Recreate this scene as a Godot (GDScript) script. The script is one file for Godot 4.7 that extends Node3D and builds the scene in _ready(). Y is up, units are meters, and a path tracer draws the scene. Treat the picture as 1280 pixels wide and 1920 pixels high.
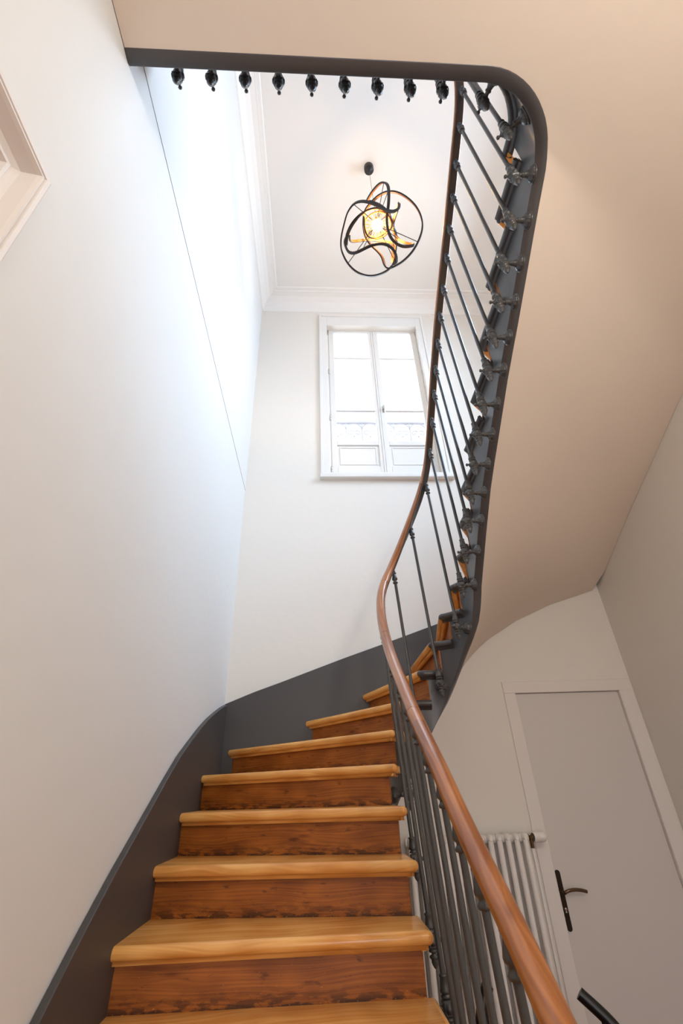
extends Node3D
# Winding wooden staircase. Units are metres, y up; the lower hall floor lies at y = -1.5, eye height at y = 0.

const FLOOR_Y := -1.5
const LAND_Y := 2.345
const RISE := 0.1495
const STEP0 := 0.102          # top of step 0
const WELL := Vector2(0.57, -2.26)
const RUN := 1.47             # length of the upper straight flight along the well
const XL := -0.602
const XR := 2.157
const ZB := -3.2
const ZF := 2.8
const CEIL := 4.87

var M := {}
var U_NOSE := {-10: -2.16, -9: -1.91, -8: -1.66, -7: -1.41, -6: -1.16, -5: -0.93, -4: -0.70, -3: -0.515, -2: -0.365, -1: -0.225, 0: -0.06, 1: 0.46, 2: 1.06, 3: 1.424, 4: 1.738, 5: 2.047, 6: 2.409, 7: 2.78, 8: 3.16, 9: 3.29, 10: 3.474, 11: 3.69, 12: 3.915, 13: 4.142, 14: 4.372, 15: 4.575}
var T_NOSE := {-10: -3.25, -9: -2.99, -8: -2.73, -7: -2.465, -6: -2.205, -5: -1.945, -4: -1.685, -3: -1.42, -2: -1.125, -1: -0.855, 0: -0.525, 1: 0.012, 2: 0.505, 3: 0.885, 4: 1.21, 5: 1.42, 6: 1.60, 7: 1.80, 8: 2.03, 9: 2.32, 10: 2.68, 11: 3.06, 12: 3.35, 13: 3.67, 14: 4.0, 15: 4.37}
var BOTTOM := [Vector2(-2.3, -1.498), Vector2(-1.66, -1.498), Vector2(-1.4, -1.35), Vector2(-0.7, -0.81), Vector2(-0.365, -0.52), Vector2(-0.06, -0.25), Vector2(0.48, -0.10), Vector2(1.06, 0.04), Vector2(1.424, 0.17), Vector2(1.606, 0.25), Vector2(1.965, 0.394), Vector2(2.417, 0.612), Vector2(2.84, 0.768), Vector2(3.142, 0.92), Vector2(3.352, 1.125), Vector2(3.56, 1.315), Vector2(3.796, 1.474), Vector2(3.995, 1.612), Vector2(4.192, 1.727), Vector2(4.366, 1.835), Vector2(4.516, 1.93), Vector2(4.612, 1.985), Vector2(4.9, 2.022), Vector2(5.3, 2.03), Vector2(7.6, 2.03)]
var POSTS := []               # x = well parameter, y = knuckle height


func _ready() -> void:
	_camera_and_light()
	_materials()
	_shell()
	_openings()
	_staircase()
	_railing()
	_lamp()
	_hall_lamp()
	_radiator()
	_frame_thing()


# ---------------------------------------------------------------- camera, sky, exposure
func _camera_and_light() -> void:
	var cam := Camera3D.new()
	cam.name = "camera"
	cam.fov = 96.78
	cam.near = 0.02
	var bx := Vector3(0.9985, -0.0333, 0.0433)
	var by := Vector3(0.0055, 0.8496, 0.5274)
	var bz := Vector3(-0.0544, -0.5264, 0.8485)
	cam.transform = Transform3D(Basis(bx, by, bz).orthonormalized(), Vector3.ZERO)
	add_child(cam)
	cam.current = true
	var we := WorldEnvironment.new()
	we.name = "world_environment"
	var e := Environment.new()
	var sky := Sky.new()
	var sm := ProceduralSkyMaterial.new()
	sm.sky_top_color = Color(0.80, 0.88, 1.0)
	sm.sky_horizon_color = Color(0.97, 0.98, 1.0)
	sm.ground_bottom_color = Color(0.86, 0.72, 0.60)
	sm.ground_horizon_color = Color(0.90, 0.80, 0.70)
	sm.sky_energy_multiplier = 1.0
	sm.ground_energy_multiplier = 0.55
	sky.sky_material = sm
	e.background_mode = Environment.BG_SKY
	e.sky = sky
	e.background_energy_multiplier = 1.3
	e.tonemap_mode = Environment.TONE_MAPPER_LINEAR
	e.tonemap_exposure = 1.9
	e.sdfgi_enabled = true
	e.ssao_enabled = true
	e.ssil_enabled = true
	we.environment = e
	add_child(we)
	# daylight in the glazed openings; the upper and hall ones are added
	_daylight("window_daylight", Vector3(0.62, 4.0, ZB - 0.75), PI, -35.0, Vector2(1.3, 2.3), Color(0.90, 0.95, 1.0), 3.4)
	_daylight("added_upper_daylight", Vector3(0.9, 4.1, ZF + 0.75), 0.0, -30.0, Vector2(2.2, 2.0), Color(0.82, 0.91, 1.0), 3.0)
	_daylight("stair_daylight", Vector3(XR + 0.75, 3.95, -1.5), PI / 2, -38.0, Vector2(2.1, 2.2), Color(0.78, 0.89, 1.0), 16.5)
	_daylight("added_hall_daylight", Vector3(0.42, -0.1, ZF + 0.4), 0.0, -12.0, Vector2(1.05, 2.4), Color(0.93, 0.95, 1.0), 2.7)


func _daylight(called: String, at: Vector3, turn: float, dip: float, size: Vector2, c: Color, energy: float) -> void:
	var l := AreaLight3D.new()
	l.name = called
	l.position = at
	l.rotation = Vector3(deg_to_rad(dip), turn, 0)
	l.area_size = size
	l.light_color = c
	l.light_energy = energy
	l.area_range = 14.0
	l.area_attenuation = 2.0
	l.shadow_enabled = true
	add_child(l)


# ---------------------------------------------------------------- materials
func _mat(called: String, c: Color, rough: float, metal := 0.0) -> StandardMaterial3D:
	var m := StandardMaterial3D.new()
	m.resource_name = called
	m.albedo_color = c
	m.roughness = rough
	m.metallic = metal
	M[called] = m
	return m


func _noise(sd: int, f: float, oct := 3) -> FastNoiseLite:
	var n := FastNoiseLite.new()
	n.seed = sd
	n.frequency = f
	n.fractal_octaves = oct
	n.noise_type = FastNoiseLite.TYPE_SIMPLEX_SMOOTH
	return n


# A board: grain runs along x. Knots bend the grain; stains gather along the lower edge (y = 1 in the picture).
func _wood(sd: int, light: Color, dark: Color, knots: int, dirt: float, fleck: float, rings := 1.0) -> ImageTexture:
	var w := 1024
	var h := 256
	var f := 640.0 / w
	var im := Image.create(w, h, false, Image.FORMAT_RGB8)
	var warp := _noise(sd, 0.006, 2)
	var fine := _noise(sd + 1, 0.05, 2)
	var tone := _noise(sd + 2, 0.008, 2)
	var blot := _noise(sd + 3, 0.028, 4)
	var speck := _noise(sd + 4, 0.16, 2)
	var rng := RandomNumberGenerator.new()
	rng.seed = sd
	var ks := []
	for i in knots:
		ks.append(Vector3(rng.randf_range(40, 600), rng.randf_range(25, 135), rng.randf_range(4, 8)))
	for py in h:
		for px in w:
			var x := px * f
			var y := py * f
			var yy := y + 15.0 * warp.get_noise_2d(x * 0.6, y * 1.3)
			var eye := 0.0
			for k in ks:
				var dx: float = (x - k.x) * 0.5
				var dy: float = y - k.y
				var q: float = (dx * dx + dy * dy) / (k.z * k.z)
				if q < 30.0:
					yy += dy * 1.2 * exp(-q * 0.22)
					eye = maxf(eye, exp(-q * 1.5))
			var g := 0.5 + 0.5 * sin(yy * 0.42 * rings + 3.0 * tone.get_noise_2d(x * 0.4, y * 2.0))
			g = g * 0.45 + 0.55 * (0.5 + 1.1 * fine.get_noise_2d(x * 0.09, yy * 3.2))
			var t := clampf(0.10 + 0.62 * g + 0.5 * tone.get_noise_2d(x, y), 0.0, 1.0)
			t = clampf(t + eye * 0.8, 0.0, 1.4)
			var c := light.lerp(dark, t)
			if dirt > 0.0:
				var v := y / 160.0
				var low := pow(v, 6.0)
				var d := clampf((blot.get_noise_2d(x, y * 1.6) + 0.06 + 0.32 * low) * 3.6, 0.0, 1.0) * low
				c = c.lerp(Color(0.085, 0.035, 0.01), clampf(d * dirt * 1.15, 0.0, 0.9))
				var patch := maxf(0.0, blot.get_noise_2d(x * 0.7 + 500.0, y) - 0.42) * 1.6
				c = c.lerp(Color(0.16, 0.07, 0.02), clampf(patch * dirt, 0.0, 0.6))
				if speck.get_noise_2d(x, y) > 0.82 - 0.36 * low:
					c = c.lerp(Color(0.08, 0.04, 0.015), 0.7)
				if fleck > 0.0 and speck.get_noise_2d(x + 900.0, y + 300.0) > 0.80 - 0.30 * low:
					c = c.lerp(Color(0.88, 0.66, 0.40), fleck)
			im.set_pixel(px, py, c)
	return ImageTexture.create_from_image(im)


func _materials() -> void:
	_mat("plaster", Color(0.90, 0.885, 0.855), 0.75)
	_mat("plaster_cool_light", Color(0.885, 0.89, 0.885), 0.75)  # wall plaster tinted cool: the bluish daylight is put into the colour
	_mat("plaster_warm_light", Color(0.90, 0.85, 0.79), 0.8)  # plaster tinted warm: the warm light of the hall is in the colour
	_mat("ceiling_paint", Color(0.93, 0.93, 0.92), 0.8)
	_mat("white_gloss", Color(0.90, 0.90, 0.89), 0.35)
	_mat("door_paint", Color(0.84, 0.82, 0.80), 0.5)
	_mat("frame_paint", Color(0.90, 0.88, 0.86), 0.45)
	var bump := NoiseTexture2D.new()
	bump.width = 256
	bump.height = 256
	bump.seamless = true
	bump.as_normal_map = true
	bump.bump_strength = 2.0
	bump.noise = _noise(5, 0.03, 4)
	for n in ["plaster", "plaster_cool_light", "plaster_warm_light"]:
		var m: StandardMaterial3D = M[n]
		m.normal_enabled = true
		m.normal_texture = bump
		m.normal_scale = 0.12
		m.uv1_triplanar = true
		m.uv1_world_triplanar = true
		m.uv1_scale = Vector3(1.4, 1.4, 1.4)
	_mat("dark_paint", Color(0.275, 0.268, 0.272), 0.28)
	_mat("dark_board", Color(0.27, 0.262, 0.26), 0.5)
	_mat("iron", Color(0.285, 0.285, 0.282), 0.3)
	_mat("groove", Color(0.35, 0.34, 0.33), 0.8)
	for i in 3:
		var t := _mat("tread_%d" % i, Color(1, 1, 1), 0.33)
		t.albedo_texture = _wood(40 + i * 7, Color(0.95, 0.72, 0.42), Color(0.82, 0.545, 0.26), 0, 0.0, 0.0, 0.6)
		t.roughness = 0.24
		t.texture_repeat = true
		var r := _mat("riser_%d" % i, Color(1, 1, 1), 0.5)
		r.albedo_texture = _wood(140 + i * 11, Color(0.68, 0.40, 0.13), Color(0.48, 0.25, 0.05), 4, 0.95, 0.75)  # tread wood toned darker: weaker light on the risers is in the colour
		r.texture_repeat = true
	for i in 2:
		var r := _mat("rail_wood_%d" % i, Color(1, 1, 1), 0.3)
		r.albedo_texture = _wood(300 + i * 5, [Color(0.69, 0.435, 0.225), Color(0.70, 0.46, 0.28)][i], [Color(0.50, 0.275, 0.11), Color(0.54, 0.31, 0.15)][i], 1, 0.0, 0.0)
		r.clearcoat_enabled = true
		r.clearcoat = 0.5
		r.clearcoat_roughness = 0.25
	var hf := _mat("hall_floor", Color(1, 1, 1), 0.4)
	hf.albedo_texture = _wood(500, Color(0.72, 0.45, 0.24), Color(0.58, 0.32, 0.15), 2, 0.0, 0.0)
	hf.uv1_triplanar = true
	hf.uv1_world_triplanar = true
	hf.uv1_scale = Vector3(0.7, 0.7, 0.7)
	var glass := _mat("glass", Color(1, 1, 1, 0.04), 0.0)
	glass.transparency = BaseMaterial3D.TRANSPARENCY_ALPHA
	_mat("bronze", Color(0.20, 0.165, 0.135), 0.4, 0.8)
	_mat("bronze_lever", Color(0.42, 0.34, 0.27), 0.3, 0.85)
	_mat("steel", Color(0.8, 0.79, 0.76), 0.3, 1.0)
	_mat("brass_old", Color(0.36, 0.27, 0.15), 0.45, 0.7)
	_mat("radiator_paint", Color(0.93, 0.92, 0.90), 0.35)
	_mat("plastic_white", Color(0.92, 0.91, 0.89), 0.3)
	_mat("black_plastic", Color(0.055, 0.055, 0.062), 0.35)
	_mat("ribbon_outer", Color(0.20, 0.19, 0.19), 0.4, 0.3)
	_mat("ribbon_inner", Color(0.60, 0.42, 0.26), 0.38, 0.6)
	_mat("copper", Color(0.85, 0.58, 0.30), 0.35, 0.6)
	_mat("guard_iron", Color(0.80, 0.81, 0.85), 0.6)
	var gl := _mat("globe", Color(1, 0.95, 0.88), 0.4)
	gl.emission_enabled = true
	gl.emission = Color(1.0, 0.80, 0.58)
	gl.emission_energy_multiplier = 0.8
	var b := _mat("bulb", Color(1, 0.93, 0.8), 0.4)
	b.emission_enabled = true
	b.emission = Color(1.0, 0.82, 0.52)
	b.emission_energy_multiplier = 9.0


# ---------------------------------------------------------------- mesh helpers
func _st() -> SurfaceTool:
	var st := SurfaceTool.new()
	st.begin(Mesh.PRIMITIVE_TRIANGLES)
	return st


func _tri(st: SurfaceTool, a: Vector3, b: Vector3, c: Vector3, ua := Vector2.ZERO, ub := Vector2.ZERO, uc := Vector2.ZERO) -> void:
	st.set_uv(ua)
	st.add_vertex(a)
	st.set_uv(ub)
	st.add_vertex(b)
	st.set_uv(uc)
	st.add_vertex(c)


func _quad(st: SurfaceTool, a: Vector3, b: Vector3, c: Vector3, d: Vector3, ua := Vector2.ZERO, ub := Vector2(1, 0), uc := Vector2(1, 1), ud := Vector2(0, 1)) -> void:
	_tri(st, a, b, c, ua, ub, uc)
	_tri(st, a, c, d, ua, uc, ud)


# rows of points, joined by quads; smooth when group >= 0
func _grid(st: SurfaceTool, rows: Array, group := 0, around := false, us := 1.0, vs := 1.0) -> void:
	st.set_smooth_group(group if group >= 0 else 4294967295)
	var along := 0.0
	for i in rows.size() - 1:
		var p: Array = rows[i]
		var q: Array = rows[i + 1]
		var n := p.size()
		var step: float = (q[0] - p[0]).length()
		var across := 0.0
		for j in (n if around else n - 1):
			var k := (j + 1) % n
			var wide: float = maxf((p[k] - p[j]).length(), (q[k] - q[j]).length())
			var u0 := along * us
			var u1 := (along + step) * us
			var v0 := across * vs
			var v1 := (across + wide) * vs
			if not p[j].is_equal_approx(p[k]):
				_tri(st, p[j], q[k], p[k], Vector2(u0, v0), Vector2(u1, v1), Vector2(u0, v1))
			if not q[j].is_equal_approx(q[k]):
				_tri(st, p[j], q[j], q[k], Vector2(u0, v0), Vector2(u1, v0), Vector2(u1, v1))
			across += wide
		along += step


func _fan(st: SurfaceTool, ring: Array, group := -1) -> void:
	st.set_smooth_group(group if group >= 0 else 4294967295)
	for j in range(1, ring.size() - 1):
		_tri(st, ring[0], ring[j], ring[j + 1])


func _fan_back(st: SurfaceTool, ring: Array, group := -1) -> void:
	var r := ring.duplicate()
	r.reverse()
	_fan(st, r, group)


# box with chamfered edges
func _box(st: SurfaceTool, a: Vector3, b: Vector3, ch := 0.0) -> void:
	st.set_smooth_group(4294967295)
	var lo := Vector3(minf(a.x, b.x), minf(a.y, b.y), minf(a.z, b.z))
	var hi := Vector3(maxf(a.x, b.x), maxf(a.y, b.y), maxf(a.z, b.z))
	var c := (lo + hi) * 0.5
	var e := (hi - lo) * 0.5
	ch = minf(ch, minf(e.x, minf(e.y, e.z)) * 0.6)
	for ax in 3:
		for s in [-1.0, 1.0]:
			var n := Vector3.ZERO
			n[ax] = s
			var i1 := (ax + 1) % 3
			var i2 := (ax + 2) % 3
			var pts := []
			for q in [Vector2(-1, -1), Vector2(1, -1), Vector2(1, 1), Vector2(-1, 1)]:
				var p := c
				p[ax] += s * e[ax]
				p[i1] += q.x * (e[i1] - ch)
				p[i2] += q.y * (e[i2] - ch)
				pts.append(p)
			_face(st, pts, n)
	if ch <= 0.0:
		return
	for ax in 3:
		var i1 := (ax + 1) % 3
		var i2 := (ax + 2) % 3
		for q in [Vector2(-1, -1), Vector2(1, -1), Vector2(1, 1), Vector2(-1, 1)]:
			var pts := []
			for w in [Vector2(-1, 0), Vector2(1, 0), Vector2(1, 1), Vector2(-1, 1)]:
				var p := c
				p[ax] += w.x * (e[ax] - ch)
				p[i1] += q.x * (e[i1] - (ch if w.y == 0 else 0.0))
				p[i2] += q.y * (e[i2] - (0.0 if w.y == 0 else ch))
				pts.append(p)
			var n := Vector3.ZERO
			n[i1] = q.x
			n[i2] = q.y
			_face(st, pts, n)
	for sx in [-1.0, 1.0]:
		for sy in [-1.0, 1.0]:
			for sz in [-1.0, 1.0]:
				var k := c + Vector3(sx * e.x, sy * e.y, sz * e.z)
				_face(st, [k - Vector3(0, sy * ch, sz * ch), k - Vector3(sx * ch, 0, sz * ch), k - Vector3(sx * ch, sy * ch, 0)], Vector3(sx, sy, sz))


# a flat polygon whose front looks along n (front faces run clockwise)
func _face(st: SurfaceTool, pts: Array, n: Vector3) -> void:
	var cr: Vector3 = (pts[1] - pts[0]).cross(pts[2] - pts[0])
	if cr.dot(n) > 0.0:
		pts = pts.duplicate()
		pts.reverse()
	for j in range(1, pts.size() - 1):
		_tri(st, pts[0], pts[j], pts[j + 1])


func _lathe(st: SurfaceTool, prof: Array, seg := 14, at := Vector3.ZERO, basis := Basis.IDENTITY, lobes := 0, depth := 0.0) -> void:
	var rows := []
	for p in prof:
		var ring := []
		for i in seg:
			var a := TAU * i / seg
			var r: float = p.x
			if lobes > 0:
				r *= 1.0 - depth * (0.5 + 0.5 * cos(a * lobes))
			ring.append(at + basis * Vector3(r * cos(a), p.y, -r * sin(a)))
		rows.append(ring)
	_grid(st, rows, 0, true)


func _tube(st: SurfaceTool, path: Array, r: float, seg := 8, caps := true, flat := 1.0) -> void:
	var rows := []
	var up := Vector3.UP
	for i in path.size():
		var t: Vector3 = (path[mini(i + 1, path.size() - 1)] - path[maxi(i - 1, 0)]).normalized()
		if absf(t.dot(up)) > 0.95:
			up = Vector3(0, 0, 1) if absf(t.z) < 0.9 else Vector3(1, 0, 0)
		var s := t.cross(up).normalized()
		var b := s.cross(t).normalized()
		up = b
		var ring := []
		for k in seg:
			var a := TAU * k / seg
			ring.append(path[i] + s * (r * cos(a)) + b * (r * flat * sin(a)))
		rows.append(ring)
	_grid(st, rows, 0, true)
	if caps:
		_fan(st, rows[0])
		_fan_back(st, rows[-1])


func _smooth(pts: Array, per := 6, closed := false) -> Array:
	var out := []
	var n := pts.size()
	for i in (n if closed else n - 1):
		var p0: Vector3 = pts[(i - 1 + n) % n] if closed or i > 0 else pts[0]
		var p1: Vector3 = pts[i]
		var p2: Vector3 = pts[(i + 1) % n]
		var p3: Vector3 = pts[(i + 2) % n] if closed or i + 2 < n else pts[n - 1]
		for k in per:
			out.append(p1.cubic_interpolate(p2, p0, p3, float(k) / per))
	if not closed:
		out.append(pts[n - 1])
	return out


func _mi(called: String, st: SurfaceTool, m: Material, parent: Node = self) -> MeshInstance3D:
	st.generate_normals()
	var o := MeshInstance3D.new()
	o.mesh = st.commit()
	return _put(called, o, m, parent)


func _put(called: String, o: MeshInstance3D, m: Material, parent: Node) -> MeshInstance3D:
	var free := called
	var i := 0
	while parent.has_node(NodePath(free)):
		i += 1
		free = "%s_%03d" % [called, i]
	o.name = free
	o.material_override = m
	o.cast_shadow = GeometryInstance3D.SHADOW_CASTING_SETTING_ON
	parent.add_child(o, true)
	return o


func _share(called: String, src: Mesh, m: Material, parent: Node, tr := Transform3D.IDENTITY) -> MeshInstance3D:
	var o := MeshInstance3D.new()
	o.mesh = src
	o.transform = tr
	return _put(called, o, m, parent)


func _thing(called: String, label: String, category: String, at := Vector3.ZERO) -> Node3D:
	var o := Node3D.new()
	o.name = called
	o.position = at
	o.set_meta("label", label)
	o.set_meta("category", category)
	add_child(o, true)
	return o


func _structure(o: Node, label: String, category: String) -> void:
	o.set_meta("kind", "structure")
	o.set_meta("label", label)
	o.set_meta("category", category)


func _table(t: Array, x: float) -> float:
	if x <= t[0].x:
		return t[0].y + (x - t[0].x) * (t[1].y - t[0].y) / (t[1].x - t[0].x)
	for i in t.size() - 1:
		if x <= t[i + 1].x:
			return lerpf(t[i].y, t[i + 1].y, (x - t[i].x) / (t[i + 1].x - t[i].x))
	return t[-1].y


# ---------------------------------------------------------------- the well curve and the wall path
# u runs up the stair along the well: straight, half turn (radians), straight, quarter turn, landing edge
func _well(u: float, r: float) -> Vector2:
	if u < 0.0:
		return Vector2(WELL.x - r, WELL.y - u)
	if u < PI:
		var a := PI - u
		return Vector2(WELL.x + r * cos(a), WELL.y - r * sin(a))
	if u < PI + RUN:
		return Vector2(WELL.x + r, WELL.y + u - PI)
	if u < PI + RUN + PI / 2:
		var a := u - PI - RUN
		return Vector2(WELL.x + r * cos(a), WELL.y + RUN + r * sin(a))
	return Vector2(WELL.x - (u - PI * 1.5 - RUN), WELL.y + RUN + r)


func _w3(u: float, r: float, y: float) -> Vector3:
	var p := _well(u, r)
	return Vector3(p.x, y, p.y)


func _samples(u0: float, u1: float) -> Array:
	var out := [u0]
	var marks := [0.0, PI, PI + RUN, PI * 1.5 + RUN]
	var u := u0
	while u < u1 - 0.0001:
		var curved := (u >= 0.0 and u < PI) or (u >= PI + RUN and u < PI * 1.5 + RUN)
		var nx := u + (0.1 if curved else 0.12)
		for m in marks:
			if u < m - 0.0001 and nx > m:
				nx = m
		u = minf(nx, u1)
		out.append(u)
	return out


# t runs along the walls: the wall on the first flight (t < 0), the window wall, the wall of the upper flight
func _wall(t: float, inset := 0.0195) -> Vector2:
	var wide := XR - XL
	if t < 0.0:
		return Vector2(XL + inset, ZB + inset - t)
	if t < wide:
		return Vector2(XL + t + inset * (1.0 - 2.0 * t / wide), ZB + inset)
	return Vector2(XR - inset, ZB + inset + t - wide)


func _top(k: int) -> float:
	return STEP0 + RISE * k


# ---------------------------------------------------------------- the shell
func _slab(called: String, boxes: Array, m: Material, label: String, cat: String) -> MeshInstance3D:
	var st := _st()
	for b in boxes:
		_box(st, b[0], b[1])
	var o := _mi(called, st, m)
	_structure(o, label, cat)
	return o


func _shell() -> void:
	var t := 0.25
	var y0 := FLOOR_Y - 0.2
	var y1 := CEIL + 0.2
	var o := _slab("wall_left", [
		[Vector3(XL - t, y0, ZB - t), Vector3(XL, y1, -0.492)],
		[Vector3(XL - t, y0, 0.532), Vector3(XL, y1, ZF + t)],
		[Vector3(XL - t, 1.172, -0.492), Vector3(XL, y1, 0.532)],
		[Vector3(XL - t, y0, -0.492), Vector3(XL - 0.115, 1.172, 0.532)]], M.plaster_cool_light, "tall white plaster wall beside the first flight", "wall")
	var st := _st()
	_box(st, Vector3(XL - 0.001, 2.203, ZB), Vector3(XL + 0.0012, 2.2065, -0.50))
	_mi("plaster_seam", st, M.groove, o)
	_slab("wall_back", [
		[Vector3(XL, y0, ZB - t), Vector3(0.118, y1, ZB)],
		[Vector3(0.118, y0, ZB - t), Vector3(1.12, 2.37, ZB)],
		[Vector3(0.118, 4.41, ZB - t), Vector3(1.12, y1, ZB)],
		[Vector3(1.12, y0, ZB - t), Vector3(1.32, y1, ZB)],
		[Vector3(1.32, 0.548, ZB - t), Vector3(2.064, y1, ZB)],
		[Vector3(2.064, y0, ZB - t), Vector3(XR + t, y1, ZB)],
		[Vector3(1.32, y0, ZB - t), Vector3(2.064, 0.548, ZB - 0.08)]], M.plaster, "white plaster wall with the tall window and the flush door", "wall")
	_slab("wall_right", [
		[Vector3(XR, y0, ZB), Vector3(XR + t, 2.42, ZF + t)],
		[Vector3(XR, 4.4, ZB), Vector3(XR + t, y1, ZF + t)],
		[Vector3(XR, 2.42, ZB), Vector3(XR + t, 4.4, -2.4)],
		[Vector3(XR, 2.42, -0.6), Vector3(XR + t, 4.4, ZF + t)]], M.plaster, "plain plaster wall beside the flush door", "wall")
	_slab("wall_front", [
		[Vector3(XL, y0, ZF), Vector3(-0.1, y1, ZF + t)],
		[Vector3(-0.1, 0.9, ZF), Vector3(1.9, 2.75, ZF + t)],
		[Vector3(-0.1, 4.6, ZF), Vector3(1.9, y1, ZF + t)],
		[Vector3(1.9, y0, ZF), Vector3(XR, y1, ZF + t)],
		[Vector3(0.95, y0, ZF), Vector3(1.9, 0.9, ZF + t)],
		[Vector3(-0.1, y0, ZF), Vector3(0.95, FLOOR_Y, ZF + t)]], M.plaster, "plaster wall behind the viewer with two added glazed openings", "wall")
	_slab("floor", [[Vector3(XL, y0, ZB), Vector3(XR, FLOOR_Y, ZF)]], M.hall_floor, "wooden floor of the lower hall", "floor")
	_slab("ceiling", [[Vector3(XL, CEIL, ZB), Vector3(XR, y1, ZF)]], M.ceiling_paint, "flat white ceiling above the stairwell", "ceiling")
	# cove cornice under the ceiling
	var prof := [Vector2(0.0, -0.225), Vector2(0.012, -0.22), Vector2(0.012, -0.205), Vector2(0.02, -0.15), Vector2(0.045, -0.09), Vector2(0.085, -0.05), Vector2(0.128, -0.036), Vector2(0.136, -0.036), Vector2(0.136, -0.016), Vector2(0.165, -0.012), Vector2(0.172, 0.0)]
	st = _st()
	var rows := []
	for p in prof:
		rows.append([Vector3(XL + p.x, CEIL + p.y, ZF - p.x), Vector3(XL + p.x, CEIL + p.y, ZB + p.x), Vector3(XR - p.x, CEIL + p.y, ZB + p.x), Vector3(XR - p.x, CEIL + p.y, ZF - p.x)])
	_grid(st, rows, -1)
	o = _mi("trim_1", st, M.ceiling_paint)
	_structure(o, "white cove cornice running round the ceiling", "cornice")
	# upper landing
	st = _st()
	var ring := [Vector2(XL, -0.50)]
	var u := PI * 1.5 + RUN
	ring.append(_well(u, 0.30))
	while u > PI + RUN + 0.05:
		ring.append(_well(u, 0.30))
		u -= 0.2
	ring.append(_wall(T_NOSE[15] + 0.05, 0.0))
	ring.append(Vector2(XR, ZF))
	ring.append(Vector2(XL, ZF))
	_prism(st, ring, 2.05, LAND_Y)
	o = _mi("floor_landing", st, M.hall_floor)
	_structure(o, "floor of the upper landing above the viewer", "floor")


# extrude a plan polygon between two heights; uv along a direction
func _prism(st: SurfaceTool, ring: Array, y0: float, y1: float, dir := Vector2(1, 0), us := 1.0, vs := 1.0, off := Vector2.ZERO) -> void:
	st.set_smooth_group(4294967295)
	var pv := PackedVector2Array(ring)
	var clean := PackedVector2Array()
	for p in pv:
		if clean.is_empty() or clean[-1].distance_to(p) > 0.0005:
			clean.append(p)
	if clean[0].distance_to(clean[-1]) < 0.0005:
		clean.remove_at(clean.size() - 1)
	var idx := Geometry2D.triangulate_polygon(clean)
	var side := Vector2(-dir.y, dir.x)
	for i in range(0, idx.size(), 3):
		for top in [true, false]:
			var pts := []
			for k in 3:
				var p := clean[idx[i + k]]
				pts.append(Vector3(p.x, y1 if top else y0, p.y))
			var cr: Vector3 = (pts[1] - pts[0]).cross(pts[2] - pts[0])
			if (cr.y > 0.0) == top:
				pts.reverse()
			var uv := []
			for p in pts:
				var q := Vector2(p.x, p.z)
				uv.append(Vector2(q.dot(dir) * us, q.dot(side) * vs) + off)
			_tri(st, pts[0], pts[1], pts[2], uv[0], uv[1], uv[2])
	var area := 0.0
	for i in clean.size():
		area += clean[i].cross(clean[(i + 1) % clean.size()])
	for i in clean.size():
		var a := clean[i]
		var b := clean[(i + 1) % clean.size()]
		var out := Vector2(b.y - a.y, a.x - b.x) * signf(area)
		var ua := a.dot(dir) * us + off.x
		var ub := b.dot(dir) * us + off.x
		var pts := [Vector3(a.x, y0, a.y), Vector3(b.x, y0, b.y), Vector3(b.x, y1, b.y), Vector3(a.x, y1, a.y)]
		var uv := [Vector2(ua, off.y), Vector2(ub, off.y), Vector2(ub, off.y + 0.1), Vector2(ua, off.y + 0.1)]
		var cr: Vector3 = (pts[1] - pts[0]).cross(pts[2] - pts[0])
		if cr.dot(Vector3(out.x, 0, out.y)) > 0.0:
			pts.reverse()
			uv.reverse()
		_quad(st, pts[0], pts[1], pts[2], pts[3], uv[0], uv[1], uv[2], uv[3])


# ---------------------------------------------------------------- windows and doors
func _frame_boxes(st: SurfaceTool, x0: float, x1: float, y0: float, y1: float, w: Array, z0: float, z1: float, ch := 0.004) -> void:
	# w: left, right, bottom, top widths
	_box(st, Vector3(x0, y0, z0), Vector3(x0 + w[0], y1, z1), ch)
	_box(st, Vector3(x1 - w[1], y0, z0), Vector3(x1, y1, z1), ch)
	_box(st, Vector3(x0 + w[0] - 0.001, y0, z0), Vector3(x1 - w[1] + 0.001, y0 + w[2], z1), ch)
	_box(st, Vector3(x0 + w[0] - 0.001, y1 - w[3], z0), Vector3(x1 - w[1] + 0.001, y1, z1), ch)


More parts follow.
